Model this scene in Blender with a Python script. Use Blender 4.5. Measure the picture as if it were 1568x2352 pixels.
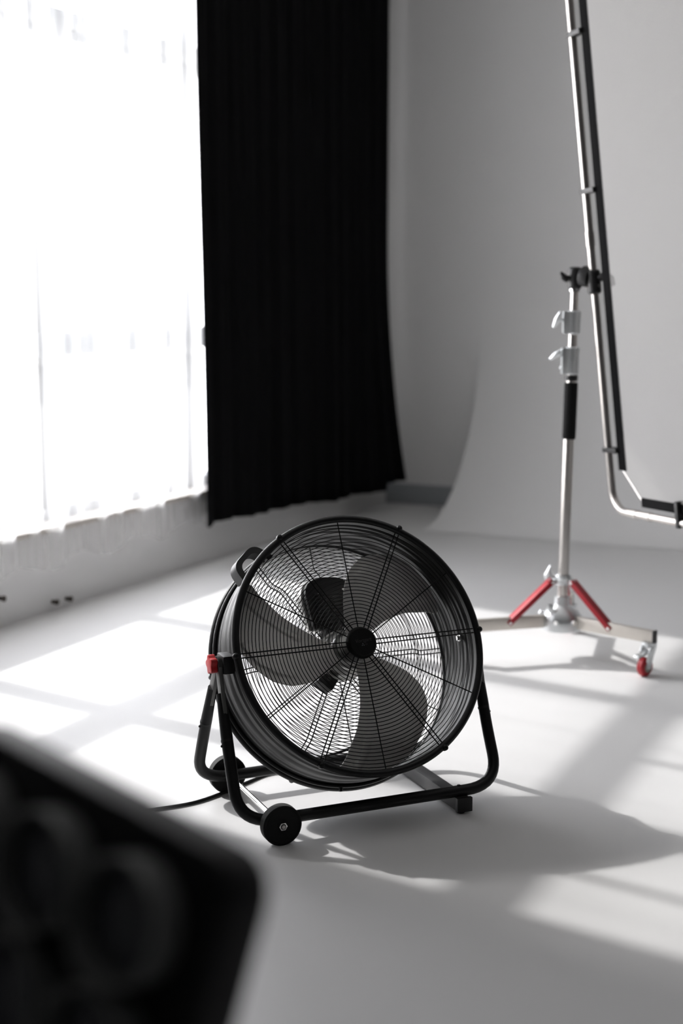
import bpy, bmesh, math, random
from mathutils import Vector, Matrix
PI = math.pi
random.seed(7)
C = bpy.context.scene.collection
for o in list(bpy.data.objects): bpy.data.objects.remove(o)

# ------------------------------------------------------------------ camera
H, TH = 1.2922, 0.1528
cam_d = bpy.data.cameras.new('camera'); cam = bpy.data.objects.new('camera', cam_d); C.objects.link(cam)
cam.location = (0, 0, H); cam.rotation_euler = (PI/2-TH, 0, 0)
cam_d.sensor_fit = 'VERTICAL'; cam_d.sensor_height = 36; cam_d.sensor_width = 24; cam_d.lens = 50
cam_d.clip_start = 0.05
cam_d.dof.use_dof = True; cam_d.dof.focus_distance = 3.47; cam_d.dof.aperture_fstop = 1.9
bpy.context.scene.camera = cam

# ------------------------------------------------------------------ light
SUN_AZ, SUN_EL = math.radians(-55), math.radians(41.0)
SUN_E, SCATTER_E, SKY_E, EXPO = 3.9, 1.9, 11.2, 0.32
sv = Vector((math.sin(SUN_AZ)*math.cos(SUN_EL), math.cos(SUN_AZ)*math.cos(SUN_EL), math.sin(SUN_EL)))
sun_d = bpy.data.lights.new('sun', 'SUN'); sun = bpy.data.objects.new('sun', sun_d); C.objects.link(sun)
sun_d.energy = SUN_E; sun_d.angle = math.radians(1.0); sun_d.color = (1, 0.985, 0.965)
sun.rotation_euler = sv.to_track_quat('Z', 'Y').to_euler(); sun.location = sv*12
sc_d = bpy.data.lights.new('sun_haze', 'SUN'); sc_o = bpy.data.objects.new('sun_haze', sc_d); C.objects.link(sc_o)   # added second sun, stands in for sunlight scattered by the sheer curtain
sc_d.energy = SCATTER_E; sc_d.angle = math.radians(5.0); sc_d.color = (1, 0.985, 0.965); sc_o.rotation_euler = sun.rotation_euler; sc_o.location = sv*12+Vector((0, 0, 0.5))
w = bpy.data.worlds.new('sky'); bpy.context.scene.world = w; w.use_nodes = True
bg = w.node_tree.nodes['Background']; bg.inputs[0].default_value = (0.985, 0.98, 1.0, 1); bg.inputs[1].default_value = SKY_E
_n = w.node_tree.nodes; _l = w.node_tree.links          # hazy sky: brightest near the horizon, over pale sunlit ground
_tc = _n.new('ShaderNodeTexCoord'); _sx = _n.new('ShaderNodeSeparateXYZ'); _mr = _n.new('ShaderNodeMapRange'); _cr = _n.new('ShaderNodeValToRGB')
_mr.inputs[1].default_value = -1; _mr.inputs[2].default_value = 1
_l.new(_tc.outputs['Generated'], _sx.inputs[0]); _l.new(_sx.outputs['Z'], _mr.inputs[0]); _l.new(_mr.outputs[0], _cr.inputs[0]); _l.new(_cr.outputs[0], bg.inputs[0])
_e = _cr.color_ramp.elements
for _i, (_p, _c) in enumerate(((0.0, (0.45, 0.445, 0.44)), (0.45, (0.82, 0.81, 0.80)), (0.52, (1.0, 0.99, 0.99)), (0.60, (0.92, 0.92, 0.94)), (0.75, (0.42, 0.43, 0.46)), (1.0, (0.20, 0.21, 0.24)))):
    q = _e[_i] if _i < 1 else (_e[1] if _i == 1 else _e.new(_p))
    q.position = _p; q.color = (*_c, 1)
vs = bpy.context.scene.view_settings
vs.view_transform = 'Standard'; vs.look = 'None'; vs.exposure = EXPO; vs.gamma = 1; vs.use_curve_mapping = False

# ------------------------------------------------------------------ room frame (t along window wall, o into the room)
W0 = Vector((-1.33615, 5.43398)); WD = Vector((0.43397, 0.90093)); WN = Vector((0.90093, -0.43397))
def W(t, o, z):
    p = W0+WD*t+WN*o
    return Vector((p.x, p.y, z))
TB = 3.73      # back wall
HC = 3.7       # ceiling height
T0, O1 = -6.6, 6.2

# portals: daylight enters through the window opening
for (ta, tb) in ((-1.2, 2.6),):
    a = bpy.data.lights.new('window_daylight', 'AREA'); ao = bpy.data.objects.new('window_daylight', a); C.objects.link(ao)
    a.shape = 'RECTANGLE'; a.size = tb-ta; a.size_y = 2.75
    ao.location = W((ta+tb)/2, -0.22, 1.70)
    ao.rotation_euler = Vector((-WN.x, -WN.y, 0)).to_track_quat('Z', 'Y').to_euler()
    a.cycles.is_portal = True

# ------------------------------------------------------------------ materials
def mat(name, col, rough=0.5, metal=0.0, noise=None, bump=None, spec=0.5, coat=0, sheen=0):
    m = bpy.data.materials.new(name); m.use_nodes = True; nt = m.node_tree; b = nt.nodes['Principled BSDF']
    b.inputs['Base Color'].default_value = (*col, 1); b.inputs['Roughness'].default_value = rough
    b.inputs['Metallic'].default_value = metal; b.inputs['Specular IOR Level'].default_value = spec
    b.inputs['Coat Weight'].default_value = coat; b.inputs['Sheen Weight'].default_value = sheen
    if noise or bump:
        tc = nt.nodes.new('ShaderNodeTexCoord')
    if noise:   # (scale, amount, detail)
        n = nt.nodes.new('ShaderNodeTexNoise'); n.inputs['Scale'].default_value = noise[0]; n.inputs['Detail'].default_value = noise[2]
        nt.links.new(tc.outputs['Object'], n.inputs['Vector'])
        mx = nt.nodes.new('ShaderNodeMix'); mx.data_type = 'RGBA'
        d = noise[1]
        mx.inputs[6].default_value = (*[c*(1-d) for c in col], 1); mx.inputs[7].default_value = (*[min(1, c*(1+d)) for c in col], 1)
        nt.links.new(n.outputs['Fac'], mx.inputs[0]); nt.links.new(mx.outputs[2], b.inputs['Base Color'])
    if bump:    # (scale, strength)
        n2 = nt.nodes.new('ShaderNodeTexNoise'); n2.inputs['Scale'].default_value = bump[0]; n2.inputs['Detail'].default_value = 6
        nt.links.new(tc.outputs['Object'], n2.inputs['Vector'])
        bp = nt.nodes.new('ShaderNodeBump'); bp.inputs['Strength'].default_value = bump[1]; bp.inputs['Distance'].default_value = 0.002
        nt.links.new(n2.outputs['Fac'], bp.inputs['Height']); nt.links.new(bp.outputs['Normal'], b.inputs['Normal'])
    return m
M = {}
M['floor'] = mat('painted_floor', (0.70, 0.695, 0.69), 0.5, noise=(0.9, 0.025, 5), bump=(60, 0.08))
M['cyc'] = mat('cyclorama_paint', (0.85, 0.845, 0.84), 0.7, noise=(0.6, 0.02, 3))
M['wall'] = mat('wall_paint', (0.85, 0.845, 0.84), 0.8, noise=(0.8, 0.02, 3), bump=(90, 0.1))
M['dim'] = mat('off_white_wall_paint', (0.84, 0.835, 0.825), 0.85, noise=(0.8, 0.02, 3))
M['grey'] = mat('mid_grey_wall_paint', (0.06, 0.06, 0.06), 0.85, noise=(0.8, 0.02, 3))  # unseen right and front walls, made near-black to cut fill on the floor
M['base'] = mat('baseboard_grey', (0.36, 0.38, 0.40), 0.6, noise=(3, 0.06, 4))
M['sill'] = mat('sill_stone', (0.55, 0.51, 0.47), 0.6, noise=(14, 0.1, 5))
M['frame'] = mat('window_frame_grey', (0.36, 0.375, 0.40), 0.4, noise=(4, 0.02, 2))
M['black_steel'] = mat('black_powder_coat', (0.0065, 0.0067, 0.0072), 0.42, 0.0, bump=(400, 0.05), spec=0.32)
M['satin'] = mat('black_satin_drum', (0.030, 0.030, 0.030), 0.46, 0.0, noise=(20, 0.1, 3), spec=0.45)
M['wire'] = mat('black_wire', (0.004, 0.004, 0.0045), 0.5, 0.0, spec=0.2, noise=(30, 0.1, 2))
M['cap'] = mat('black_cap_plastic', (0.0045, 0.0045, 0.0045), 0.5, spec=0.2, noise=(30, 0.1, 2))
M['rubber'] = mat('black_rubber', (0.005, 0.005, 0.005), 0.7, noise=(60, 0.15, 4), spec=0.3)
M['tread'] = mat('grey_rubber_tread', (0.06, 0.06, 0.058), 0.8, noise=(80, 0.2, 4), spec=0.3)
M['bracket'] = mat('satin_grey_bracket', (0.16, 0.16, 0.155), 0.4, 0.5, noise=(30, 0.1, 3))
M['handle'] = mat('dark_grey_plastic', (0.05, 0.05, 0.05), 0.5, noise=(60, 0.1, 4))
M['blade'] = mat('grey_blade_metal', (0.92, 0.90, 0.87), 0.55, 0.35, noise=(12, 0.03, 3))
M['motor'] = mat('bare_motor_steel', (0.62, 0.62, 0.60), 0.3, 0.9, noise=(25, 0.08, 3))
M['chrome'] = mat('chrome', (0.85, 0.85, 0.84), 0.12, 1.0, noise=(20, 0.03, 2))
M['steel'] = mat('satin_nickel', (0.62, 0.59, 0.565), 0.3, 1.0, noise=(15, 0.04, 2))
M['cast'] = mat('cast_zinc', (0.72, 0.74, 0.75), 0.35, 0.8, noise=(40, 0.06, 4), bump=(150, 0.1))
M['red'] = mat('red_plastic', (0.52, 0.012, 0.016), 0.4, noise=(30, 0.05, 2))
M['redp'] = mat('red_anodised', (0.36, 0.008, 0.018), 0.45, 0.1, noise=(30, 0.05, 2))
M['redw'] = mat('red_urethane', (0.40, 0.010, 0.018), 0.45, noise=(50, 0.08, 3))
M['axleg'] = mat('grey_wheel_core', (0.30, 0.29, 0.25), 0.5, noise=(50, 0.08, 3))
M['bplast'] = mat('black_plastic', (0.006, 0.006, 0.0065), 0.5, noise=(60, 0.1, 3))
M['foam'] = mat('black_foam_grip', (0.006, 0.006, 0.006), 0.9, bump=(300, 0.4), spec=0.2)
M['lampbody'] = mat('lamp_body_black', (0.006, 0.006, 0.007), 0.55, noise=(8, 0.2, 3), spec=0.3)
M['lens'] = mat('dark_lens', (0.085, 0.088, 0.10), 0.4, noise=(10, 0.2, 3), spec=0.5)
M['ring'] = mat('lens_ring_grey', (0.20, 0.205, 0.205), 0.4, noise=(10, 0.1, 3), spec=0.6)
M['leg'] = mat('champagne_aluminium', (0.66, 0.62, 0.57), 0.38, 0.75, noise=(30, 0.04, 3))
M['print_grey'] = mat('grey_print', (0.045, 0.045, 0.045), 0.6)
M['print_light'] = mat('pale_print', (0.20, 0.24, 0.26), 0.5)
M['brown'] = mat('dark_brown', (0.05, 0.04, 0.03), 0.6, noise=(30, 0.1, 3))

def cloth_black():
    m = mat('blackout_cloth', (0.0042, 0.0042, 0.0046), 0.95, noise=(40, 0.12, 4), spec=0.08)
    return m
M['cloth'] = cloth_black()
def sheer_mat():
    m = bpy.data.materials.new('white_sheer_voile'); m.use_nodes = True; nt = m.node_tree; nt.nodes.clear()
    out = nt.nodes.new('ShaderNodeOutputMaterial')
    tr = nt.nodes.new('ShaderNodeBsdfTransparent'); tr.inputs[0].default_value = (1, 1, 1, 1)
    tl = nt.nodes.new('ShaderNodeBsdfTranslucent'); tl.inputs[0].default_value = (0.94, 0.94, 0.94, 1)
    df = nt.nodes.new('ShaderNodeBsdfDiffuse'); df.inputs[0].default_value = (0.9, 0.9, 0.9, 1)
    m1 = nt.nodes.new('ShaderNodeMixShader'); m1.inputs[0].default_value = 0.42
    nt.links.new(tl.outputs[0], m1.inputs[1]); nt.links.new(df.outputs[0], m1.inputs[2])
    lw = nt.nodes.new('ShaderNodeLayerWeight'); lw.inputs['Blend'].default_value = 0.5
    mr = nt.nodes.new('ShaderNodeMapRange'); mr.inputs[1].default_value = 0.0; mr.inputs[2].default_value = 0.85
    mr.inputs[3].default_value = 0.11; mr.inputs[4].default_value = 0.85
    nt.links.new(lw.outputs['Facing'], mr.inputs[0])
    m2 = nt.nodes.new('ShaderNodeMixShader')
    nt.links.new(mr.outputs[0], m2.inputs[0]); nt.links.new(tr.outputs[0], m2.inputs[1]); nt.links.new(m1.outputs[0], m2.inputs[2])
    nt.links.new(m2.outputs[0], out.inputs[0])
    return m
M['sheer'] = sheer_mat()
def silk_mat():
    m = bpy.data.materials.new('white_diffusion_silk'); m.use_nodes = True; nt = m.node_tree; nt.nodes.clear()
    out = nt.nodes.new('ShaderNodeOutputMaterial')
    tl = nt.nodes.new('ShaderNodeBsdfTranslucent'); tl.inputs[0].default_value = (0.86, 0.85, 0.83, 1)
    df = nt.nodes.new('ShaderNodeBsdfDiffuse'); df.inputs[0].default_value = (0.82, 0.81, 0.80, 1)
    tr = nt.nodes.new('ShaderNodeBsdfTransparent')
    m1 = nt.nodes.new('ShaderNodeMixShader'); m1.inputs[0].default_value = 0.5
    nt.links.new(tl.outputs[0], m1.inputs[1]); nt.links.new(df.outputs[0], m1.inputs[2])
    m2 = nt.nodes.new('ShaderNodeMixShader'); m2.inputs[0].default_value = SILK
    nt.links.new(tr.outputs[0], m2.inputs[1]); nt.links.new(m1.outputs[0], m2.inputs[2])
    nt.links.new(m2.outputs[0], out.inputs[0])
    return m
SILK = 0.25
M['silk'] = silk_mat()
def glass_mat():
    m = bpy.data.materials.new('window_glass'); m.use_nodes = True; nt = m.node_tree; nt.nodes.clear()
    out = nt.nodes.new('ShaderNodeOutputMaterial')
    tr = nt.nodes.new('ShaderNodeBsdfTransparent'); tr.inputs[0].default_value = (0.96, 0.96, 0.965, 1)
    gl = nt.nodes.new('ShaderNodeBsdfGlossy'); gl.inputs['Roughness'].default_value = 0.02
    m2 = nt.nodes.new('ShaderNodeMixShader'); m2.inputs[0].default_value = 0.06
    nt.links.new(tr.outputs[0], m2.inputs[1]); nt.links.new(gl.outputs[0], m2.inputs[2]); nt.links.new(m2.outputs[0], out.inputs[0])
    return m
M['glass'] = glass_mat()

# ------------------------------------------------------------------ mesh builder
def frame_of(d):
    d = d.normalized(); a = Vector((0, 0, 1)) if abs(d.z) < 0.9 else Vector((1, 0, 0))
    x = a.cross(d).normalized(); return x, d.cross(x)
class MB:
    def __init__(s): s.v = []; s.f = []
    def add(s, vs_, fs):
        n = len(s.v); s.v += [tuple(v) for v in vs_]; s.f += [tuple(i+n for i in f) for f in fs]; return s
    def tube(s, pts, r, seg=12, closed=False, caps=True):
        pts = [Vector(p) for p in pts]; n = len(pts)
        rr = r if isinstance(r, (list, tuple)) else [r]*n
        tan = []
        for i in range(n):
            if closed: t = pts[(i+1) % n]-pts[i-1]
            else: t = pts[min(i+1, n-1)]-pts[max(i-1, 0)]
            tan.append(t.normalized())
        x, y = frame_of(tan[0]); vs_ = []
        for i in range(n):
            x = (x-tan[i]*x.dot(tan[i])).normalized(); y = tan[i].cross(x)
            for k in range(seg):
                a = 2*PI*k/seg; vs_.append(pts[i]+(x*math.cos(a)+y*math.sin(a))*rr[i])
        fs = []
        m = n if closed else n-1
        for i in range(m):
            j = (i+1) % n
            for k in range(seg):
                l = (k+1) % seg; fs.append((i*seg+k, i*seg+l, j*seg+l, j*seg+k))
        if not closed and caps:
            fs.append(tuple(range(seg-1, -1, -1))); fs.append(tuple((n-1)*seg+k for k in range(seg)))
        return s.add(vs_, fs)
    def cyl(s, a, b, r, seg=24): return s.tube([a, b], r, seg)
    def lathe(s, prof, origin=(0, 0, 0), axis=(0, 0, 1), seg=48, closed=False):
        # prof: (along axis, radius)
        o = Vector(origin); ax = Vector(axis).normalized(); x, y = frame_of(ax); vs_ = []; n = len(prof)
        for (a, r) in prof:
            r = max(r, 1e-5)
            for k in range(seg):
                t = 2*PI*k/seg; vs_.append(o+ax*a+(x*math.cos(t)+y*math.sin(t))*r)
        fs = []
        for i in range(n if closed else n-1):
            j = (i+1) % n
            for k in range(seg):
                l = (k+1) % seg; fs.append((i*seg+k, i*seg+l, j*seg+l, j*seg+k))
        return s.add(vs_, fs)
    def box(s, c, size, R=None):
        c = Vector(c); R = R or Matrix.Identity(3); hx, hy, hz = [k/2 for k in size]
        vs_ = [c+R@Vector((x*hx, y*hy, z*hz)) for x in (-1, 1) for y in (-1, 1) for z in (-1, 1)]
        return s.add(vs_, [(0, 1, 3, 2), (4, 6, 7, 5), (0, 4, 5, 1), (2, 3, 7, 6), (0, 2, 6, 4), (1, 5, 7, 3)])
    def prism(s, poly, depth, fn):
        # poly: list of 2D points, fn(u,v,w)->Vector ; w from 0 to depth
        n = len(poly); vs_ = [fn(u, v, 0) for u, v in poly]+[fn(u, v, depth) for u, v in poly]
        fs = [tuple(range(n-1, -1, -1)), tuple(range(n, 2*n))]+[(i, (i+1) % n, (i+1) % n+n, i+n) for i in range(n)]
        return s.add(vs_, fs)
    def sphere(s, c, r, seg=16, rings=10, sc=(1, 1, 1)):
        c = Vector(c); vs_ = []; fs = []
        for i in range(rings+1):
            a = PI*i/rings
            for k in range(seg):
                b = 2*PI*k/seg; rad = max(math.sin(a), 1e-4)
                vs_.append(c+Vector((rad*math.cos(b)*r*sc[0], rad*math.sin(b)*r*sc[1], math.cos(a)*r*sc[2])))
        for i in range(rings):
            for k in range(seg):
                l = (k+1) % seg; fs.append((i*seg+k, (i+1)*seg+k, (i+1)*seg+l, i*seg+l))
        return s.add(vs_, fs)
    def build(s, name, m, parent=None, bevel=0, smooth=35, mats=None):
        me = bpy.data.meshes.new(name); me.from_pydata(s.v, [], s.f); me.validate(); me.update()
        bm = bmesh.new(); bm.from_mesh(me); bmesh.ops.remove_doubles(bm, verts=bm.verts, dist=1e-6)
        bmesh.ops.recalc_face_normals(bm, faces=bm.faces)
        if bevel:
            es = [e for e in bm.edges if len(e.link_faces) == 2 and e.calc_face_angle(0) > math.radians(30)]
            bmesh.ops.bevel(bm, geom=es, offset=bevel, segments=2, affect='EDGES', profile=0.6, clamp_overlap=True)
        bm.to_mesh(me); bm.free()
        me.materials.append(m)
        me.shade_smooth(); me.set_sharp_from_angle(angle=math.radians(smooth))
        o = bpy.data.objects.new(name, me); C.objects.link(o)
        if parent: o.parent = parent
        return o
def tag(o, label=None, cat=None, group=None, kind=None):
    if label: o['label'] = label
    if cat: o['category'] = cat
    if group: o['group'] = group
    if kind: o['kind'] = kind
    return o
def empty(name, loc=(0, 0, 0), rz=0, label=None, cat=None):
    o = bpy.data.objects.new(name, None); C.objects.link(o); o.location = loc; o.rotation_euler = (0, 0, rz)
    o.empty_display_size = 0.1
    return tag(o, label, cat)
def arc(cx, cy, r, a0, a1, n):
    return [(cx+r*math.cos(a0+(a1-a0)*i/n), cy+r*math.sin(a0+(a1-a0)*i/n)) for i in range(n+1)]
def rrect(x0, y0, x1, y1, r, n=6):
    return arc(x1-r, y1-r, r, 0, PI/2, n)+arc(x0+r, y1-r, r, PI/2, PI, n)+arc(x0+r, y0+r, r, PI, 1.5*PI, n)+arc(x1-r, y0+r, r, 1.5*PI, 2*PI, n)
def smooth_path(pts, rad, n=8):
    pts = [Vector(p) for p in pts]; out = [pts[0]]
    for i in range(1, len(pts)-1):
        a, b, c = pts[i-1], pts[i], pts[i+1]; r = rad[i-1] if isinstance(rad, (list, tuple)) else rad
        d0 = (a-b); d1 = (c-b); r0 = min(r, d0.length*0.49); r1 = min(r, d1.length*0.49)
        p0 = b+d0.normalized()*r0; p1 = b+d1.normalized()*r1
        for k in range(n+1):
            t = k/n; out.append(p0*(1-t)**2+b*2*t*(1-t)+p1*t*t)
    out.append(pts[-1]); return out

# ------------------------------------------------------------------ room shell
RW = Matrix(((WD.x, WN.x, 0), (WD.y, WN.y, 0), (0, 0, 1)))   # columns: t, o, z
def wbox(mb, t0, t1, o0, o1, z0, z1):
    return mb.box(W((t0+t1)/2, (o0+o1)/2, (z0+z1)/2), (abs(t1-t0), abs(o1-o0), abs(z1-z0)), RW)
S = lambda o: tag(o, kind='structure')
CR, CE, CO, CO1 = 1.2, 0.9, 0.61, O1     # cyclorama radius, its open left edge
mb = MB(); wbox(mb, T0-0.3, TB+0.3, -0.25, O1+0.3, -0.1, 0.0); S(mb.build('floor', M['floor']))
mb = MB(); wbox(mb, T0-0.3, TB+0.3, -0.25, O1+0.3, HC, HC+0.1); S(mb.build('ceiling', M['dim']))
WA, WB, ZS, ZT = -1.2, 2.6, 0.35, 3.05   # window opening
mb = MB()
wbox(mb, T0-0.2, TB+0.2, -0.22, 0, 0, ZS); wbox(mb, T0-0.2, TB+0.2, -0.22, 0, ZT, HC)
wbox(mb, T0-0.2, WA, -0.22, 0, ZS, ZT); wbox(mb, WB, TB+0.2, -0.22, 0, ZS, ZT)
S(mb.build('wall_left', M['wall']))
mb = MB(); wbox(mb, TB, TB+0.2, 0, O1, 0, HC); S(mb.build('wall_back', M['wall']))
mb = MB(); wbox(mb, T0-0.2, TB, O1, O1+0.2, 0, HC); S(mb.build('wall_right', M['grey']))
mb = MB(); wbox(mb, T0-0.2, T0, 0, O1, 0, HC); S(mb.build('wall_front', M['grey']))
# baseboard on the stretch of back wall left of the sweep
mb = MB(); wbox(mb, TB-0.02, TB, 0.0, CO+0.02, 0, 0.125); S(mb.build('baseboard_back', M['base'], bevel=0.004))
# cyclorama: a curved sweep from the floor up the back wall, with its cut end showing
mb = MB(); N = 40
prof = [(TB-CE+CE*math.sin(a), CR-CR*math.cos(a)) for a in [PI/2*i/N for i in range(N+1)]]
vs_ = []; 
for o_ in (CO, CO1):
    vs_ += [W(t, o_, z+0.002) for t, z in prof]+[W(TB, o_, 0.002)]
n = N+2; fs = [(i, i+1, n+i+1, n+i) for i in range(N)]+[tuple(range(n)), (N, N+1, n+N+1, n+N), (N+1, 0, n, n+N+1)]
mb.add(vs_, fs); S(mb.build('wall_cyclorama', M['cyc'], smooth=20))

# windows: four bays between thick posts, with two transoms
def window_bay(k, t0, t1):
    mb = MB(); p = 0.05
    wbox(mb, t0, t0+p, -0.17, -0.09, ZS, ZT); wbox(mb, t1-p, t1, -0.17, -0.09, ZS, ZT)
    wbox(mb, t0+p, t1-p, -0.17, -0.09, ZS, ZS+0.05); wbox(mb, t0+p, t1-p, -0.17, -0.09, ZT-0.05, ZT)
    wbox(mb, t0+p, t1-p, -0.165, -0.095, 1.03, 1.13); wbox(mb, t0+p, t1-p, -0.165, -0.095, 2.32, 2.44)
    fr = S(mb.build('window_%d' % k, M['frame'], bevel=0.004))
    for z0, z1 in ((ZS+0.05, 1.03), (1.13, 2.32), (2.44, ZT-0.05)):
        mb = MB(); wbox(mb, t0+p, t1-p, -0.134, -0.128, z0, z1); mb.build('window_pane', M['glass'], fr)
    # thin sash lines
    mb = MB()
    tm = (t0+t1)/2
    wbox(mb, tm-0.014, tm+0.014, -0.15, -0.11, 2.44, ZT-0.05); mb.build('glazing_bar', M['frame'], fr)
    return fr
bays = [(WA, -0.57), (-0.57, 0.48), (0.48, 1.58), (1.58, WB)]
wins = [window_bay(i+1, a, b) for i, (a, b) in enumerate(bays)]
mb = MB(); wbox(mb, 1.70, 1.725, -0.09, -0.05, 1.52, 1.66); wbox(mb, 1.70, 1.725, -0.09, -0.075, 1.47, 1.71); mb.build('window_handle', M['handle'], wins[3], bevel=0.004)
mb = MB(); wbox(mb, WA, WB, -0.09, 0.035, ZS-0.02, ZS+0.004); S(mb.build('window_sill', M['sill'], bevel=0.004)).name = 'trim_1'
# small pegs low on the wall under the window
for i, (t, z) in enumerate(((0.334, 0.035), (0.428, 0.030), (0.0, 0.115))):
    mb = MB(); p0 = W(t, -0.001, z); mb.cyl(p0, W(t, 0.022, z), 0.008, 14); mb.cyl(W(t, 0.02, z), W(t, 0.028, z), 0.012, 14)
    tag(mb.build('wall_peg', M['brown'], bevel=0.001), ['small dark peg at the foot of the window wall, left one of a close pair',
        'small dark peg at the foot of the window wall, right one of a close pair', 'lone small dark peg on the window wall at the left picture edge'][i], 'wall peg')

# ------------------------------------------------------------------ curtains
def smoothstep(a, b, x): x = max(0, min(1, (x-a)/(b-a))); return x*x*(3-2*x)
# sheer
rnd = random.Random(3)
ph = [rnd.uniform(0, 6.28) for _ in range(8)]
def fold(u, z):
    f = 0.013*math.sin(2*PI*u/0.36+ph[0]+0.25*z)+0.008*math.sin(2*PI*u/0.155+ph[1]+0.15*z)+0.003*math.sin(2*PI*u/0.075+ph[2])
    f += 0.007*math.sin(2*PI*u/0.83+ph[3])*(1.3-0.25*z)
    return f
def sheer_piece(ta, tb, off, seed):
    mb = MB(); nu, nz = int((tb-ta)/0.011), 26; vs_ = []
    for j in range(nz+1):
        for i in range(nu+1):
            u = ta+(tb-ta)*i/nu; hem = 0.20+0.022*math.sin(2*PI*u/0.42+seed)
            z = hem+(3.42-hem)*j/nz
            g = (1-0.35*j/nz)
            vs_.append(W(u+0.010*math.cos(2*PI*u/0.155+ph[1])*g, off+fold(u+seed, z)*g, z))
    fs = [(j*(nu+1)+i, j*(nu+1)+i+1, (j+1)*(nu+1)+i+1, (j+1)*(nu+1)+i) for j in range(nz) for i in range(nu)]
    return mb.add(vs_, fs)
sh = sheer_piece(-1.7, 1.75, 0.035, 0.4).build('sheer_curtain', M['sheer'], smooth=80)
tag(sh, 'long white translucent sheer curtain hanging in soft folds over the bright window', 'curtain')

# blackout curtain: along the window wall into the corner and round onto the back wall
path = [(1.36, 0.105), (2.0, 0.11), (3.0, 0.11), (3.47, 0.11)]
def cpath(s):  # s metres along
    acc = 0
    for i in range(len(path)-1):
        a = Vector(path[i]); b = Vector(path[i+1]); l = (b-a).length
        if s <= acc+l or i == len(path)-2:
            d = (b-a)/l; p = a+d*(s-acc); return p, Vector((-d.y, d.x)) if True else None
        acc += l
TOT = sum((Vector(path[i+1])-Vector(path[i])).length for i in range(3))
def drape(s, z):
    lo = 1.0-min(1, z/3.0)
    f = 0.013*math.sin(2*PI*s/0.19+0.4+0.5*math.sin(1.7*s))*(0.75+0.5*lo)+0.006*math.sin(2*PI*s/0.083+1.0)+0.014*lo*math.sin(2*PI*s/0.47+2.1)
    return f
mb = MB(); nu, nz = 300, 30; vs_ = []
for j in range(nz+1):
    for i in range(nu+1):
        s = TOT*i/nu; fr_ = s/TOT
        hem = 0.215-0.03*smoothstep(0, 1.2, s)+0.008*math.sin(s*9)
        if s > 2.0: hem = 0.10+0.05*smoothstep(2.0, 2.03, s)
        hem = 0.20-0.065*smoothstep(0.3, 1.9, s)+0.006*math.sin(s*8)
        hem += 0.05*smoothstep(1.89, 1.90, s)
        z = hem+(3.6-hem)*(j/nz)**1.15
        p, nrm = cpath(s)
        low = max(0, 1-z/1.6)
        # left edge leans toward the window higher up; right edge swings out low down
        ds = -0.02*smoothstep(0.6, 2.4, z)*(1-fr_)+0.02*low*fr_
        k = drape(s, z)
        edge = 1-smoothstep(0.0, 0.04, s)*0
        swing = 0.16*low*low*smoothstep(0.75, 1.0, fr_)
        p = p+nrm*k
        vs_.append(W(p.x+ds, p.y+swing, z))
fs = [(j*(nu+1)+i, j*(nu+1)+i+1, (j+1)*(nu+1)+i+1, (j+1)*(nu+1)+i) for j in range(nz) for i in range(nu)]
bc = mb.add(vs_, fs).build('blackout_curtain', M['cloth'], smooth=80)
sm = bc.modifiers.new('thickness', 'SOLIDIFY'); sm.thickness = 0.003
tag(bc, 'floor-length black blackout curtain gathered beside the window in the room corner', 'curtain')
# curtain track under the ceiling
mb = MB(); wbox(mb, -1.9, 3.68, 0.06, 0.14, 3.62, HC); S(mb.build('trim_2', M['frame']))

# ------------------------------------------------------------------ drum fan
FX, FY, PSI, TAU, HP = 0.0247, 3.5009, 0.4084, 0.4775, 0.4012
fan = empty('drum_fan', (FX, FY, 0), PSI, 'large black drum fan on a wheeled tubular stand, tilted upward on the studio floor', 'fan')
AX = Vector((0, math.cos(TAU), -math.sin(TAU))); UP = Vector((0, math.sin(TAU), math.cos(TAU))); PC = Vector((0, 0, HP)); XX = Vector((1, 0, 0))
def dr(ax, r, ang): return PC+AX*ax+(XX*math.cos(ang)+UP*math.sin(ang))*r
def dx(ax, x, u): return PC+AX*ax+XX*x+UP*u
R = 0.335; FA, RA = -0.0695, 0.144
D = math.radians
# housing (corrugated drum shell)
def shell_r(a):
    r = 0.3175
    for c_, w_, h_ in ((-0.047, 0.008, 0.0035), (-0.022, 0.007, 0.0035), (0.004, 0.009, 0.0035), (0.050, 0.020, 0.0045), (0.092, 0.010, 0.0035)):
        if abs(a-c_) < w_: r += h_*(math.cos((a-c_)/w_*PI)*0.5+0.5)**0.5
    if a > 0.112: r += (a-0.112)*0.32
    return r
na = 90
outer = [(FA+(RA-FA)*i/na, shell_r(FA+(RA-FA)*i/na)) for i in range(na+1)]
prof = outer+[(a, r-0.0016) for a, r in reversed(outer)]
hs = MB().lathe(prof, PC, AX, 160, closed=True).build('drum_housing', M['satin'], fan, smooth=50)
def torus(mb, ax, Rr, r, seg=120, s2=10):
    return mb.tube([dr(ax, Rr, 2*PI*k/seg) for k in range(seg)], r, s2, closed=True)
torus(MB(), FA+0.002, R-0.0095, 0.0095, 160, 14).build('front_rim', M['black_steel'], hs)
mb = torus(MB(), RA-0.006, R-0.0095, 0.0095, 160, 14); torus(mb, RA-0.022, R-0.012, 0.006, 160, 10); mb.build('rear_rim', M['black_steel'], hs)
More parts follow.
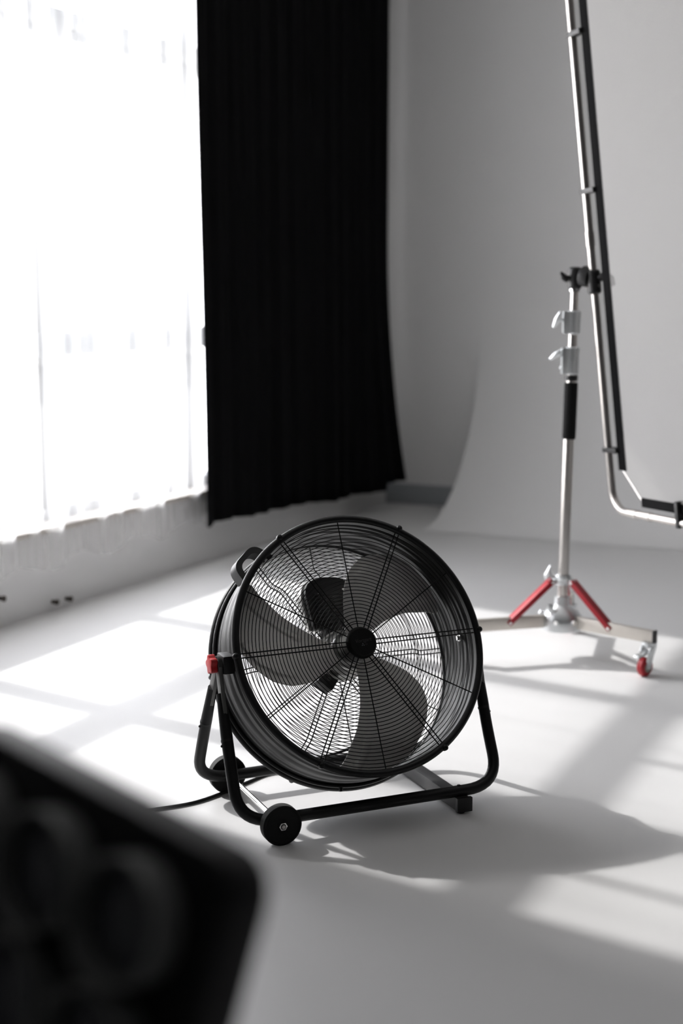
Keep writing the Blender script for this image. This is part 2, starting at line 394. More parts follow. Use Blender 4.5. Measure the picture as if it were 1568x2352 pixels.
# front grille
AL = 0.0042
mb = MB()
rr = [0.051, 0.0565]+[0.0655+0.00905*i for i in range(29)]
for r_ in rr: torus(mb, -0.064, r_, 0.00105, 96, 6)
for k in range(6):
    a = AL+k*PI/3; t = Vector((0, 0, 0))+(-XX*math.sin(a)+UP*math.cos(a)); dvec = XX*math.cos(a)+UP*math.sin(a)
    for s_ in (-1, 1):
        c0 = dx(-0.0675, 0, 0)
        mb.tube([c0+dvec*0.040+t*0.0058*s_, c0+dvec*0.329+t*0.0052*s_], 0.00165, 8)
    a2 = a+PI/6; dvec = XX*math.cos(a2)+UP*math.sin(a2)
    mb.tube([c0+dvec*0.040, c0+dvec*0.3235], 0.0015, 8)
torus(mb, -0.0635, 0.3225, 0.0016, 120, 6)
fg = mb.build('front_grille', M['wire'], fan, smooth=60)
for k in range(6):
    a = AL+k*PI/3; c0 = dr(-0.0705, 0.331, a); o_ = XX*math.cos(a)+UP*math.sin(a)
    mb = MB().tube([c0-AX*0.010, c0-AX*0.0075, c0+AX*0.004], [0.0045, 0.0075, 0.0075], 14)
    mb.tube([c0-AX*0.0115-o_*0.0, c0-AX*0.010], 0.0035, 8)
    mb.build('grille_clip', M['black_steel'], fg, bevel=0.0008)
# hub cap on the grille
hc = MB().lathe([(0.0, 0.0), (0.0, 0.034), (0.0015, 0.0362), (0.004, 0.0375), (0.010, 0.0405), (0.013, 0.041), (0.016, 0.040), (0.016, 0.0)], PC+AX*(-0.081), AX, 64).build('hub_cap', M['cap'], fg, smooth=30)
def hub_text(txt, size, cx, cu, m, name, shear=0.0, rot=0.0):
    cu_ = bpy.data.curves.new(name, 'FONT'); cu_.body = txt; cu_.size = size; cu_.align_x = 'CENTER'; cu_.align_y = 'CENTER'; cu_.shear = shear
    cu_.extrude = 0.00008
    to = bpy.data.objects.new('tmp', cu_); C.objects.link(to)
    dg = bpy.context.evaluated_depsgraph_get(); me = bpy.data.meshes.new_from_object(to.evaluated_get(dg))
    bpy.data.objects.remove(to)
    cr, sr = math.cos(rot), math.sin(rot)
    for v in me.vertices:
        x, y = v.co.x*cr-v.co.y*sr, v.co.x*sr+v.co.y*cr
        v.co = dx(-0.0812-v.co.z*0.5, x+cx, y+cu)
    me.materials.append(m); ob = bpy.data.objects.new(name, me); C.objects.link(ob); ob.parent = hc; return ob
hub_text('Vortgart', 0.0128, 0.001, 0.003, M['print_grey'], 'brand_lettering', 0.25, D(4))
hub_text('AIR', 0.0052, 0.0075, -0.0075, M['print_grey'], 'small_lettering', 0, D(4))
mb = MB()
for (x, u) in ((0, 0.0027), (-0.0024, -0.0016), (0.0024, -0.0016)):
    mb.prism([(x-0.0013, u-0.0012), (x+0.0013, u-0.0012), (x, u+0.0016)], 0.0002, lambda a, b, c: dx(-0.0814+c, a-0.0015, b-0.0075))
mb.prism([(0.0006, 0.0006), (-0.0006, 0.0006), (0, -0.0009)], 0.0002, lambda a, b, c: dx(-0.0814+c, a-0.0015, b-0.0075))
mb.build('triangle_emblem', M['print_light'], hc)
# rear grille (dished)
mb = MB()
def rear_ax(r):
    return 0.140-0.032*smoothstep(0.222, 0.262, 0.484-r) if r < 0.262 else 0.140
for i in range(30):
    r_ = 0.05+0.0091*i; torus(mb, rear_ax(r_)+0.001, r_, 0.00105, 96, 6)
torus(mb, 0.141, 0.3245, 0.0018, 120, 6)
rads = [0.03, 0.12, 0.222, 0.232, 0.252, 0.262, 0.30, 0.3265]
for k in range(6):
    a = AL+k*PI/3; t = (-XX*math.sin(a)+UP*math.cos(a)); dvec = XX*math.cos(a)+UP*math.sin(a)
    for s_ in (-1, 1):
        mb.tube([PC+AX*(rear_ax(q)+0.0035)+dvec*q+t*0.0058*s_ for q in rads], 0.00165, 8)
    a2 = a+PI/6; dvec = XX*math.cos(a2)+UP*math.sin(a2)
    mb.tube([PC+AX*(rear_ax(q)+0.0035)+dvec*q for q in rads], 0.0015, 8)
rg = mb.build('rear_grille', M['wire'], fan, smooth=60)
for k in range(6):
    c0 = dr(0.143, 0.329, AL+k*PI/3); MB().tube([c0-AX*0.004, c0+AX*0.0085], 0.007, 12).build('grille_clip', M['black_steel'], rg, bevel=0.001)
# blades
TBL = [(0.040, 281, 336), (0.055, 277, 337.5), (0.10, 273, 333.5), (0.15, 269.5, 330), (0.20, 265.5, 323.5), (0.237, 261.5, 315.5), (0.266, 259.3, 305.5),
       (0.285, 257.3, 297.5), (0.295, 256.3, 293), (0.303, 256.8, 288.5), (0.3085, 258.3, 284), (0.3125, 261.5, 278), (0.3150, 267, 272.5)]
def tl(r, k):
    for i in range(len(TBL)-1):
        if r <= TBL[i+1][0]:
            f = (r-TBL[i][0])/(TBL[i+1][0]-TBL[i][0]); return TBL[i][k]*(1-f)+TBL[i+1][k]*f
    return TBL[-1][k]
def seg_d(px, py, a, b):
    ax_, ay = a; bx, by = b; vx, vy = bx-ax_, by-ay; t = max(0, min(1, ((px-ax_)*vx+(py-ay)*vy)/(vx*vx+vy*vy))); return math.hypot(px-ax_-t*vx, py-ay-t*vy)
def pol(r, a): return (r*math.cos(D(a)), r*math.sin(D(a)))
ribs = [[pol(0.285, 266), pol(0.24, 271), pol(0.19, 276.5), pol(0.145, 282)], [pol(0.278, 292), pol(0.25, 302), pol(0.215, 310), pol(0.185, 316)]]
def blade_mesh():
    mb = MB(); nr, ns = 78, 56; vs_ = []
    for i in range(nr+1):
        r = 0.040+(0.3150-0.040)*(1-(1-i/nr)**1.25)
        lo, hi = tl(r, 1), tl(r, 2)
        for j in range(ns+1):
            a = lo+(hi-lo)*j/ns; x, u = pol(r, a)
            ax = 0.012-0.26*r*math.sin(D(a-293))-0.018*math.sin(min(1, r/0.315)*PI)*math.cos(D((a-295)*1.5))
            for rb in ribs:
                d = min(seg_d(x, u, rb[q], rb[q+1]) for q in range(len(rb)-1))
                ax -= 0.0050*smoothstep(0.0115, 0.0065, d) if d < 0.0115 else 0
            vs_.append(dx(ax, x, u))
    fs = [(i*(ns+1)+j, (i+1)*(ns+1)+j, (i+1)*(ns+1)+j+1, i*(ns+1)+j+1) for i in range(nr) for j in range(ns)]
    mb.add(vs_, fs); return mb
def smoothstep(a, b, x):
    if a == b: return 0
    x = max(0, min(1, (x-a)/(b-a))); return x*x*(3-2*x)
b0 = blade_mesh().build('fan_blade', M['blade'], fan, smooth=60)
b0.modifiers.new('thickness', 'SOLIDIFY').thickness = 0.0014
rivs = []
for r_, a in ((0.082, 318), (0.105, 291), (0.128, 310)):
    x, u = pol(r_, a); ax = 0.012-0.26*r_*math.sin(D(a-293))-0.018*math.sin(r_/0.315*PI)*math.cos(D((a-295)*1.5))
    rivs.append(MB().sphere(dx(ax-0.001, x, u), 0.0038, 12, 8, (1, 0.6, 1)).build('blade_rivet', M['blade'], b0))
def rotmat(k):  # rotation about drum axis by k*120 deg
    T = Matrix.Translation(PC); return T@Matrix.Rotation(-k*2*PI/3, 4, AX)@T.inverted()
for k in (1, 2):
    b = b0.copy(); C.objects.link(b); b.parent = fan; b.matrix_local = rotmat(k)
    for q in rivs:
        rv = q.copy(); C.objects.link(rv); rv.parent = b
# hub plate, motor, brackets, control box
MB().lathe([(-0.03, 0.0), (-0.03, 0.010), (-0.006, 0.011), (-0.004, 0.034), (0.004, 0.046), (0.014, 0.050), (0.018, 0.050), (0.018, 0.0)], PC, AX, 48).build('blade_hub', M['motor'], fan)
mo = MB().lathe([(0.024, 0.0), (0.024, 0.030), (0.028, 0.052), (0.036, 0.060), (0.060, 0.062), (0.062, 0.066), (0.070, 0.066), (0.072, 0.062), (0.098, 0.060), (0.106, 0.050), (0.110, 0.0)], PC, AX, 56).build('motor', M['motor'], fan)
def flat_arm(ang, r0, r1, wd_, a0, a1):
    a = D(ang); dv = XX*math.cos(a)+UP*math.sin(a); tv = -XX*math.sin(a)+UP*math.cos(a)
    Rm = Matrix((dv, tv, AX)).transposed(); return MB().box(PC+dv*(r0+r1)/2+AX*(a0+a1)/2, (r1-r0, wd_, a1-a0), Rm)
for ang, r0, r1 in ((229, 0.030, 0.094), (96, 0.030, 0.080), (345, 0.030, 0.085)):
    br = flat_arm(ang, r0, r1, 0.046, 0.062, 0.118).build('motor_bracket', M['bplast'], mo, bevel=0.003)
    a = D(ang); c0 = dr(0.062, r1-0.020, a)
    MB().tube([c0-AX*0.002, c0], 0.0055, 14).build('bracket_screw', M['handle'], br)
# box with rounded top: black louvred cover in front of a silver case
top = [(p_.x, p_.y) for p_ in smooth_path([(-0.020, 0.078, 0), (-0.058, 0.078, 0), (-0.068, 0.188, 0), (-0.040, 0.214, 0), (0.040, 0.214, 0), (0.066, 0.184, 0), (0.046, 0.078, 0), (-0.020, 0.078, 0)], [0.004, 0.03, 0.03, 0.03, 0.03, 0.004], 6)][:-1]
cb = MB().prism([(x*0.97-0.008, 0.002+u*0.985) for x, u in top], 0.034, lambda a, b, c: dx(0.096+c, a, b)).build('control_box', M['motor'], fan, bevel=0.002)
cv = MB().prism(top, 0.022, lambda a, b, c: dx(0.074+c, a, b)).build('box_cover', M['bplast'], cb, bevel=0.003)
mb = MB()
for i in range(9): mb.box(dx(0.072, 0.0, 0.092+0.0095*i), (0.088, 0.006, 0.004), Matrix((XX, UP, AX)).transposed())
mb.build('louvre_ribs', M['bplast'], cv, bevel=0.0015)
for x, u in ((-0.03, 0.170), (0.040, 0.178), (0.048, 0.140)):
    c0 = dx(0.074, x, u); MB().tube([c0-AX*0.0025, c0], 0.0026, 10).build('cover_screw', M['motor'], cv)
MB().box(dx(0.090, 0.0, 0.068), (0.030, 0.030, 0.02), Matrix((XX, UP, AX)).transposed()).build('box_neck', M['bplast'], cb, bevel=0.002)
# carrying handle on the shell
HA = D(131.5); hd = XX*math.cos(HA)+UP*math.sin(HA); htv = -XX*math.sin(HA)+UP*math.cos(HA)
def hpt(s_, h_, a_): return PC+AX*a_+hd*(0.316+h_)+htv*s_
outerh = smooth_path([(-0.055, -0.012, 0), (-0.042, 0.048, 0), (0.042, 0.048, 0), (0.055, -0.012, 0)], 0.028, 7)
innerh = smooth_path([(0.038, -0.012, 0), (0.028, 0.034, 0), (-0.028, 0.034, 0), (-0.038, -0.012, 0)], 0.018, 7)
poly = [(p.x, p.y) for p in outerh]+[(p.x, p.y) for p in innerh]
n = len(poly)//2
mb = MB(); vs_ = []
for a_ in (0.008, 0.056):
    vs_ += [hpt(x, y, a_) for x, y in poly]
m2 = len(poly); fs = [(i, (i+1) % m2, (i+1) % m2+m2, i+m2) for i in range(m2)]
no = len(outerh)
for off_ in (0, m2):
    for i in range(no-1):
        fs.append((off_+i, off_+i+1, off_+m2-2-i, off_+m2-1-i))
mb.add(vs_, fs); mb.build('carrying_handle', M['handle'], fan, smooth=40)
c0 = dr(-0.045, 0.3165, HA); MB().tube([c0-hd*0.004, c0+hd*0.002], 0.003, 8).build('handle_screw', M['bplast'], fan)
# support frames: two U tubes hung from the pivots
def yz(z, sgn): return sgn*0.168*(HP-z)/(HP-0.052)
def uframe(sgn):
    zs = 0.052 if sgn < 0 else 0.054
    pts = [(-0.358, 0, 0.335), (-0.361, 0, 0.20), (-0.362, 0, zs), (0.338, 0, zs), (0.337, 0, 0.20), (0.345, 0, 0.335)]
    pts = [(p[0], yz(p[2], sgn), p[2]) for p in pts]
    path_ = smooth_path(pts, [0.05, 0.095, 0.095, 0.05], 10)
    rad = [0.0145 if p.z < 0.30 else 0.0145-0.003*(p.z-0.30)/0.035 for p in path_]
    fr = MB().tube(path_, rad, 20).build('support_tube', M['black_steel'], fan)
    for sx in (-1, 1):
        x0 = -0.358 if sx < 0 else 0.345; x1 = sx*0.352
        p0 = Vector((x0, yz(0.288, sgn), 0.288)); p1 = Vector((x1+sx*0.002, yz(0.405, sgn)+sgn*0.004, 0.405))
        d = (p1-p0).normalized(); yv = Vector((0, d.z, -d.y)).normalized(); xv = yv.cross(d)
        Rm = Matrix((xv, yv, d)).transposed()
        MB().box((p0+p1)/2, (0.011, 0.026, (p1-p0).length), Rm).build('end_bracket', M['bracket'], fr, bevel=0.003)
        xj = -0.3608 if sx < 0 else 0.3382
        q = Vector((xj, yz(0.235, sgn), 0.235)); q2 = Vector((xj, yz(0.230, sgn), 0.230))
        MB().tube([q, q2], 0.0150, 20).build('joint_collar', M['bplast'], fr)
        bq = Vector((xj+sx*0.0145, yz(0.222, sgn), 0.222)); MB().sphere(bq, 0.0036, 10, 8).build('spring_button', M['bplast'], fr)
    return fr
ff = uframe(-1); rf = uframe(1)
for x in (0.222,):
    for sg in (-1, 1):
        MB().tube([(x, sg*0.168, 0.064), (x, sg*0.168, 0.0685)], [0.006, 0.004], 12).build('frame_bolt', M['bplast'], ff if sg < 0 else rf)
# pivots with bosses and red knobs
for sx in (-1, 1):
    pv = MB().box((sx*0.334, 0.0, HP), (0.030, 0.052, 0.046)).build('pivot_boss', M['bplast'], fan, bevel=0.006)
    if sx > 0:
        MB().tube([(0.318, 0, HP), (0.300, 0, HP)], 0.006, 12).build('pivot_bolt', M['chrome'], pv)
        MB().tube([(0.314, 0, HP), (0.307, 0, HP)], 0.010, 6).build('pivot_nut', M['chrome'], pv)
        continue
    MB().tube([(sx*0.342, 0, HP), (sx*0.358, 0, HP)], 0.020, 28).build('pivot_washer', M['tread'], pv)
    pts_ = []
    for k in range(48):
        a = 2*PI*k/48; r_ = 0.0215+0.0032*math.cos(5*a); pts_.append((r_*math.cos(a), r_*math.sin(a)))
    MB().prism(pts_, 0.017, lambda a, b, c: Vector((sx*(0.361+c), a, HP+b))).build('tilt_knob', M['red'], pv, bevel=0.0025)
    MB().tube([(sx*0.318, 0, HP), (sx*0.300, 0, HP)], 0.006, 12).build('pivot_bolt', M['chrome'], pv)
    MB().tube([(sx*0.314, 0, HP), (sx*0.307, 0, HP)], 0.010, 6).build('pivot_nut', M['chrome'], pv)
# wheels and axle
for sg in (-1, 1):
    c0 = Vector((-0.2678, sg*0.1955, 0.0488)); a = Vector((0, sg, 0)); rw = 0.0485
    wh = MB().lathe([(-0.0125, 0.0), (-0.0125, 0.040), (-0.0125, rw-0.003), (-0.0105, rw), (0.0105, rw), (0.0125, rw-0.003), (0.0125, 0.044), (0.0105, 0.041), (0.0105, 0.014), (0.0125, 0.012), (0.0125, 0.0)], c0, a, 56).build('wheel', M['rubber'], fan, smooth=30)
    MB().lathe([(-0.0108, rw-0.0002), (-0.0108, rw+0.0004), (0.0108, rw+0.0004), (0.0108, rw-0.0002)], c0, a, 56).build('wheel_tread', M['tread'], wh)
    MB().tube([c0+a*0.012, c0+a*0.0175], 0.0105, 6).build('axle_nut', M['chrome'], wh, bevel=0.0008)
    MB().tube([c0+a*0.0175, c0+a*0.0195], [0.0072, 0.0062], 20).build('axle_cap', M['handle'], wh)
    MB().tube([c0+a*0.0195, c0+a*0.0202], 0.0045, 16).build('axle_tip', M['steel'], wh)
MB().tube([(-0.2678, -0.185, 0.0488), (-0.2678, 0.185, 0.0488)], 0.0068, 18).build('axle', M['chrome'], fan)
# right-hand foot bar with rubber pads
mb = MB(); mb.box((0.224, 0, 0.0245), (0.036, 0.382, 0.033))
fb = mb.build('foot_bar', M['handle'], fan, bevel=0.0012)
for sg in (-1, 1):
    MB().box((0.226, sg*0.1905, 0.0235), (0.042, 0.012, 0.037)).build('end_cap', M['bplast'], fb, bevel=0.002)
    MB().lathe([(0.0, 0.0), (0.0, 0.011), (0.003, 0.0125), (0.010, 0.0125), (0.010, 0)], (0.222, sg*0.178, 0), (0, 0, 1), 20).build('rubber_foot', M['rubber'], fb)
# small stud under the drum
c0 = dr(0.125, 0.327, D(262)); o_ = (XX*math.cos(D(262))+UP*math.sin(D(262))); MB().tube([c0-o_*0.004, c0+o_*0.010], [0.006, 0.004], 12).build('drum_stud', M['bplast'], fan)
# power cord
cp = [(-2.3, 0.75, 0.0045), (-1.5, 0.42, 0.0045), (-0.9, 0.18, 0.0045), (-0.6, 0.130, 0.0045), (-0.493, 0.134, 0.0045), (-0.383, 0.140, 0.0045), (-0.288, 0.179, 0.0045), (-0.205, 0.228, 0.0045), (-0.119, 0.272, 0.0045), (-0.019, 0.272, 0.024), (0.08, 0.262, 0.041), (0.128, 0.250, 0.067), (0.145, 0.232, 0.139), (0.150, 0.212, 0.240), (0.10, 0.190, 0.34), (0.02, 0.160, 0.44)]
def catmull(P, n=8):
    P = [Vector(p) for p in P]; out = []
    for i in range(len(P)-1):
        p0, p1, p2, p3 = P[max(i-1, 0)], P[i], P[i+1], P[min(i+2, len(P)-1)]
        for k in range(n):
            t = k/n; out.append(0.5*((2*p1)+(p2-p0)*t+(2*p0-5*p1+4*p2-p3)*t*t+(-p0+3*p1-3*p2+p3)*t**3))
    out.append(P[-1]); return out
MB().tube(catmull(cp), 0.0042, 10).build('power_cord', M['rubber'], fan)

# ------------------------------------------------------------------ rolling light stand
SX, SY = 0.789, 4.98
st = empty('rolling_light_stand', (SX, SY, 0), 0, 'chrome rolling light stand with red braces and red castors, behind the fan on the right', 'light stand')
base = Vector((0, 0, 0)); LEAN = Vector((0.018/1.15, 0, 1)).normalized()
def sp(z): return Vector((0.018*(z-0.148)/1.15, 0, z))
MB().tube([sp(0.10), sp(0.985)], 0.0185, 28).build('lower_column', M['steel'], st)
MB().tube([sp(0.98), sp(1.15)], 0.0150, 28).build('middle_column', M['steel'], st)
MB().tube([sp(1.14), sp(1.31)], 0.0135, 28).build('upper_column', M['steel'], st)
MB().tube([sp(0.785), sp(0.79), sp(0.978), sp(0.983)], [0.0215, 0.0235, 0.0235, 0.0215], 28).build('foam_grip', M['foam'], st)
MB().tube([sp(0.990), sp(1.008)], 0.0225, 24).build('grip_ring', M['bplast'], st)
MB().tube([sp(1.298), sp(1.306)], 0.0185, 24).build('top_ring', M['chrome'], st)
def collar(z0, z1, wv, name):
    zc = (z0+z1)/2
    c = MB().tube([sp(z0), sp(z0+0.004), sp(z1-0.004), sp(z1)], [0.021, 0.0245, 0.0245, 0.021], 20)
    c.box(sp(zc)+Vector((-0.026, -0.006, 0)), (0.024, 0.030, (z1-z0)*0.92)); return c.build(name, M['cast'], st, bevel=0.002)
def wing(parent, c, d, ln, tilt, m=None):
    # a bar-shaped clamping knob on a short shank
    c = Vector(c); d = Vector(d).normalized(); MB().tube([c, c+d*0.026], 0.0055, 12).build('knob_shank', M['cast'], parent)
    e = c+d*0.026; t = Vector((math.sin(tilt)*0.7, -0.35, math.cos(tilt))).normalized()
    return MB().tube([e-t*ln, e-t*ln*0.5, e, e+t*ln*0.5, e+t*ln], [0.0055, 0.008, 0.0105, 0.008, 0.0055], 14).build('clamping_knob', m or M['cast'], parent)
c1 = collar(1.010, 1.108, 0.06, 'locking_collar'); wing(c1, sp(1.080)+Vector((-0.034, -0.008, 0)), (-1, -0.2, 0), 0.026, 1.0)
MB().sphere(sp(1.035)+Vector((-0.038, -0.008, 0)), 0.006).build('collar_bolt', M['cast'], c1)
c2 = collar(1.150, 1.232, 0.05, 'locking_collar'); wing(c2, sp(1.200)+Vector((-0.034, -0.008, 0)), (-1, -0.2, 0.05), 0.030, 0.5)
# base casting
hub = MB().lathe([(0.098, 0.0), (0.098, 0.062), (0.104, 0.072), (0.130, 0.074), (0.150, 0.070), (0.172, 0.056), (0.186, 0.036), (0.192, 0.028), (0.222, 0.026), (0.224, 0.0)], (0, 0, 0), (0, 0, 1), 36).build('base_casting', M['cast'], st, smooth=40)
MB().box((-0.045, -0.035, 0.185), (0.02, 0.015, 0.03)).build('casting_lug', M['cast'], hub, bevel=0.003)
MB().tube([(-0.07, -0.03, 0.165), (-0.085, -0.035, 0.172)], 0.008, 12).build('casting_lug', M['cast'], hub, bevel=0.002)
MB().tube([(0.030, -0.075, 0.140), (0.034, -0.082, 0.140)], 0.009, 8).build('casting_bolt', M['chrome'], hub)
MB().tube([(-0.030, -0.072, 0.140), (-0.034, -0.079, 0.140)], 0.008, 8).build('casting_bolt', M['chrome'], hub)
uc = MB().lathe([(0.266, 0.020), (0.266, 0.032), (0.270, 0.036), (0.284, 0.036), (0.290, 0.030), (0.300, 0.026), (0.300, 0.020)], (0.002, 0, 0), (0, 0, 1), 30, closed=True).build('brace_collar', M['cast'], st, smooth=40)
MB().tube([(-0.028, -0.012, 0.292), (-0.052, -0.018, 0.300)], 0.006, 12).build('knob_shank', M['cast'], uc)
MB().tube([(-0.047, -0.018, 0.300), (-0.050, -0.018, 0.330), (-0.058, -0.018, 0.300), (-0.062, -0.018, 0.285)], [0.010, 0.009, 0.012, 0.005], 12).build('clamping_knob', M['cast'], uc)
tip = Vector((1.060, 4.720, 0))-Vector((SX, SY, 0)); A0 = math.atan2(tip.y, tip.x)
def caster(parent, x, y, a_swivel, lever):
    Rz = Matrix.Rotation(a_swivel, 3, 'Z'); o_ = Vector((x, y, 0)); P_ = lambda v: o_+Rz@Vector(v)
    cs = MB().tube([P_((0, 0, 0.116)), P_((0, 0, 0.106)), P_((0, 0, 0.098))], [0.026, 0.026, 0.018], 24).build('castor', M['cast'], parent, bevel=0.001)
    off = 0.022
    for sg in (-1, 1):
        poly = [(-0.018, 0.102), (0.020, 0.102), (off+0.014, 0.060), (off+0.010, 0.028), (off-0.010, 0.026), (off-0.018, 0.055)]
        MB().prism(poly, 0.003, lambda a, b, c: P_((a, sg*(0.0165+c), b))).build('castor_fork', M['cast'], cs, bevel=0.0008)
    MB().lathe([(-0.0145, 0.0), (-0.0145, 0.020), (-0.0130, 0.028), (-0.008, 0.0325), (0.008, 0.0325), (0.0130, 0.028), (0.0145, 0.020), (0.0145, 0)], P_((off, 0, 0.0325)), Rz@Vector((0, 1, 0)), 36).build('castor_wheel', M['redw'], cs)
    MB().lathe([(-0.0152, 0.0), (-0.0152, 0.018), (0.0152, 0.018), (0.0152, 0)], P_((off, 0, 0.0325)), Rz@Vector((0, 1, 0)), 30).build('wheel_core', M['axleg'], cs)
    MB().tube([P_((off, -0.022, 0.0325)), P_((off, 0.022, 0.0325))], 0.006, 12).build('castor_axle', M['cast'], cs)
    if lever:
        MB().prism([(0.010, 0.092), (0.040, 0.084), (0.070, 0.078), (0.072, 0.072), (0.040, 0.074), (0.010, 0.078)], 0.024, lambda a, b, c: P_((a, c-0.012, b))).build('brake_lever', M['cast'], cs, bevel=0.002)
    return cs
for k in range(3):
    a = A0-k*2*PI/3; d = Vector((math.cos(a), math.sin(a), 0)); t = Vector((-d.y, d.x, 0)); Rm = Matrix((d, t, Vector((0, 0, 1)))).transposed()
    lg = MB().box(d*0.215+Vector((0, 0, 0.135)), (0.33, 0.021, 0.044), Rm).build('leg', M['leg'], st, bevel=0.002)
    MB().box(d*0.382+Vector((0, 0, 0.135)), (0.006, 0.023, 0.046), Rm).build('leg_end_cap', M['bplast'], lg, bevel=0.001)
    p0 = d*0.046+Vector((0, 0, 0.276)); p1 = d*0.205+Vector((0, 0, 0.138)); dv = (p1-p0).normalized(); uv = t.cross(dv)
    Rb = Matrix((dv, t, uv)).transposed(); mid = (p0+p1)/2; L_ = (p1-p0).length+0.012
    mb = MB(); mb.box(mid+uv*(-0.008), (L_, 0.030, 0.003), Rb)
    for sg in (-1, 1): mb.box(mid+t*sg*0.0145, (L_, 0.003, 0.019), Rb)
    bz = mb.build('brace', M['redp'], st, bevel=0.0008)
    MB().tube([p1-t*0.0185, p1+t*0.0185], 0.0055, 12).build('brace_pin', M['chrome'], bz)
    MB().tube([p0-t*0.0185, p0+t*0.0185], 0.0055, 12).build('brace_pin', M['chrome'], bz)
    MB().box(d*0.040+Vector((0, 0, 0.276)), (0.026, 0.022, 0.016), Rm).build('brace_lug', M['cast'], uc, bevel=0.002)
    sw = [D(222), D(200), D(75)][k]
    caster(lg, d.x*0.362, d.y*0.362, sw, k == 0)

# ------------------------------------------------------------------ diffusion frame held by a clamp
BETA, RHO, PIT, LF = D(160), D(2.5), D(6), 0.80
b0v = Vector((math.sin(BETA), math.cos(BETA), 0)); n0 = Vector((b0v.y, -b0v.x, 0)); s0 = Vector((0, 0, 1))*math.cos(PIT)+n0*math.sin(PIT)
FB = b0v*math.cos(RHO)+s0*math.sin(RHO); FS = s0*math.cos(RHO)-b0v*math.sin(RHO); FN = FB.cross(FS).normalized()
CL = Vector((0.8631, 4.93, 1.3349)); K0 = CL-FS*LF     # clamp point, lower left corner of the frame
FW, FH = 1.25, 2.1
def fp(b, s_, n_=0): return K0+FB*b+FS*s_+FN*n_
sf = empty('diffusion_frame', tuple(K0), 0, 'tall tubular frame holding white diffusion cloth edged in black, leaning beside the light stand', 'scrim frame')
def rel(p): return p-K0
cr = 0.08
pts_ = [(p[0], p[1]) for p in rrect(0, 0, FW, FH, cr, 8)]
MB().tube([rel(fp(x, y)) for x, y in pts_], 0.0135, 16, closed=True).build('frame_tube', M['steel'], sf)
# shiny sleeve joints on the tube
for q0, q1 in (((0, 0.915), (0, 0.965)), ((0.13, 0), (0.16, 0)), ((0.22, 0), (0.245, 0))):
    MB().tube([rel(fp(*q0)), rel(fp(*q1))], 0.0155, 16).build('tube_sleeve', M['steel'], sf)
g = 0.062; bw = 0.046
cloth = [(g+0.01, g+0.10), (g+0.13, 0.040), (FW-g-0.01, 0.040), (FW-g-0.01, FH-g-0.01), (g+0.01, FH-g-0.01)]
MB().add([rel(fp(x, y, 0.001)) for x, y in cloth]+[rel(fp(x, y, -0.001)) for x, y in cloth],
         [tuple(range(5)), tuple(range(9, 4, -1))]+[(i, (i+1) % 5, (i+1) % 5+5, i+5) for i in range(5)]).build('diffusion_cloth', M['silk'], sf)
R3 = Matrix((FB, FS, FN)).transposed()
for (x0, y0, x1, y1) in ((g, g+0.085, g+bw, FH-g), (g+0.13, 0.030, FW-g, 0.062), (FW-g-bw, g+0.05, FW-g, FH-g), (g, FH-g-bw, FW-g, FH-g)):
    MB().box(rel(fp((x0+x1)/2, (y0+y1)/2)), (x1-x0, y1-y0, 0.006), R3).build('black_border', M['cloth'], sf, bevel=0.001)
MB().tube([rel(fp(g+0.02, g+0.090)), rel(fp(g+0.140, 0.045))], 0.003, 8).build('corner_cord', M['steel'], sf)
for (q0, q1) in (((-0.016, 0.215), (g+0.01, 0.215)), ((-0.016, 1.10), (g+0.01, 1.10)), ((-0.016, 1.615), (g+0.01, 1.615)), ((0.42, -0.016), (0.42, g+0.01)), ((0.85, -0.016), (0.85, g+0.01))):
    c_ = fp((q0[0]+q1[0])/2, (q0[1]+q1[1])/2); hz = abs(q1[0]-q0[0]); vt = abs(q1[1]-q0[1])
    MB().box(rel(c_), (max(hz, 0.018), max(vt, 0.018), 0.034), R3).build('fastening_strap', M['bplast'], sf, bevel=0.004)
# clamp
T_ = sp(1.306)+Vector((SX, SY, 0)); cl = empty('grip_clamp', tuple(T_), 0, 'black swivel grip clamp joining the light stand top to the diffusion frame', 'clamp')
def cr_(p): return Vector(p)-T_
v = Vector((T_.x, T_.y, 1.345)); m_ = CL
mb = MB().tube([cr_((T_.x, T_.y, 1.303)), cr_((T_.x, T_.y, 1.312)), cr_((T_.x, T_.y, 1.375)), cr_((T_.x, T_.y, 1.381))], [0.016, 0.0235, 0.0235, 0.017], 18)
mb.box(cr_(v+Vector((0.018, -0.004, 0.0))), (0.036, 0.040, 0.054)); body = mb.build('clamp_body', M['bplast'], cl, bevel=0.003)
ds = (m_-v); ds.z = 0; ds.normalize()
MB().tube([cr_(v+ds*0.030+Vector((0, 0, 0.006))), cr_(m_-ds*0.012+Vector((0, 0, 0.008)))], [0.036, 0.033], 28).build('swivel_disc', M['bplast'], cl, bevel=0.004)
MB().tube([rel(m_-FS*0.046)+K0-T_, rel(m_-FS*0.040)+K0-T_, rel(m_+FS*0.030)+K0-T_, rel(m_+FS*0.036)+K0-T_], [0.018, 0.0235, 0.0235, 0.018], 18).build('tube_jaw', M['bplast'], cl, bevel=0.001)
q = m_+Vector((0.015, -0.02, 0.004)); MB().tube([cr_(q), cr_(q+Vector((0.020, -0.006, 0.020))), cr_(q+Vector((0.036, -0.008, 0.0))), cr_(q+Vector((0.048, -0.010, -0.022)))], [0.012, 0.016, 0.015, 0.007], 12).build('ratchet_lever', M['bplast'], cl)
MB().tube([cr_(v+Vector((-0.018, -0.006, -0.002))), cr_(v+Vector((-0.032, -0.010, 0.002)))], 0.007, 12).build('knob_shank', M['bplast'], cl)
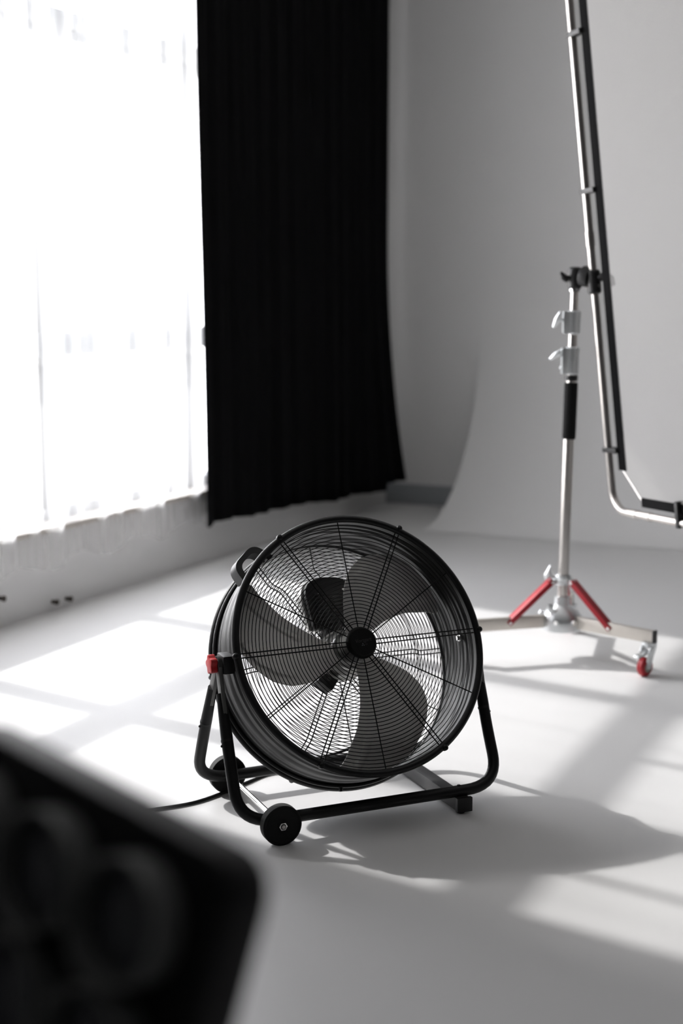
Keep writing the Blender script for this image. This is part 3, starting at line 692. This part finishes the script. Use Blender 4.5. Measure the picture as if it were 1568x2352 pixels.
MB().tube([cr_(v+Vector((-0.028, -0.01, -0.014))), cr_(v+Vector((-0.040, -0.01, 0.0))), cr_(v+Vector((-0.052, -0.012, 0.018)))], [0.006, 0.012, 0.005], 12).build('clamping_knob', M['bplast'], cl)
MB().tube([cr_(m_+Vector((0.012, -0.030, -0.018))), cr_(m_+Vector((0.013, -0.034, -0.018)))], 0.004, 8).build('clamp_rivet', M['chrome'], cl)

# ------------------------------------------------------------------ lamp housing close to the camera
ct, stn = math.cos(TH), math.sin(TH)
def camv(x, yd, z):   # camera-style axes: right, down, forward
    return Vector((x, z*ct-yd*stn, -z*stn-yd*ct))
U = camv(0.0668, 0.0192, -0.0574); V = camv(-0.0235, 0.087, 0.0018)
L0 = Vector((0, 0, H))+camv(-0.1368, 0.2716, 0.95)
Uh = U.normalized(); Vh = (V-Uh*V.dot(Uh)).normalized(); Nh = Uh.cross(Vh).normalized()
if Nh.dot(Vector((0, 0, H))-L0) < 0: Nh = -Nh
P = 0.090
x0, x1, y0, y1 = -2.8*P, 0.80*P, -0.72*P, 2.75*P
mc = L0+Uh*(x0+x1)/2+Vh*(y0+y1)/2
lf = Vector((mc.x-Nh.x*0.10, mc.y-Nh.y*0.10, 0))
lamp = empty('studio_lamp', tuple(lf), 0, 'black studio lamp housing with rows of round lenses, blurred in the near left corner', 'lamp')
def lp(x, y, n_): return L0+Uh*x+Vh*y+Nh*n_-lf
hz_ = MB().prism(rrect(x0, y0, x1, y1, 0.032, 8), 0.045, lambda a, b, c: lp(a, b, c-0.045)).build('lamp_housing', M['lampbody'], lamp, bevel=0.006)
for i in range(-2, 1):
    for j in range(0, 3):
        c0 = lp(i*P, j*P, 0)
        rg_ = MB().lathe([(0.0, 0.0390), (0.0, 0.0430), (0.026, 0.0430), (0.027, 0.0412), (0.004, 0.0390)], c0, Nh, 40, closed=True).build('lens_ring', M['ring'], hz_)
        MB().lathe([(0.001, 0.0395), (0.004, 0.034), (0.008, 0.022), (0.0095, 0.010), (0.010, 0.0)], c0, Nh, 40).build('lens', M['lens'], rg_)
cz = (mc-Nh*0.0225); yoke_w = (x1-x0)/2+0.03
pz = cz.z
ends = [cz+Uh*s_*yoke_w-lf for s_ in (-1, 1)]
low = min(ends[0].z, ends[1].z)
bot = Vector((0, 0, 0.50))
MB().tube(smooth_path([ends[0], Vector((ends[0].x, ends[0].y, 0.55)), Vector((ends[1].x, ends[1].y, 0.55)), ends[1]], 0.05, 6), 0.008, 10).build('yoke', M['lampbody'], lamp)
midp = (Vector((ends[0].x, ends[0].y, 0.55))+Vector((ends[1].x, ends[1].y, 0.55)))/2
MB().tube([midp, Vector((midp.x, midp.y, 0.12))], 0.014, 16).build('stand_pole', M['black_steel'], lamp)
for k in range(3):
    a = D(200+120*k); MB().tube([(midp.x, midp.y, 0.30), (midp.x+0.26*math.cos(a), midp.y+0.26*math.sin(a), 0.010)], 0.009, 10).build('stand_leg', M['black_steel'], lamp)
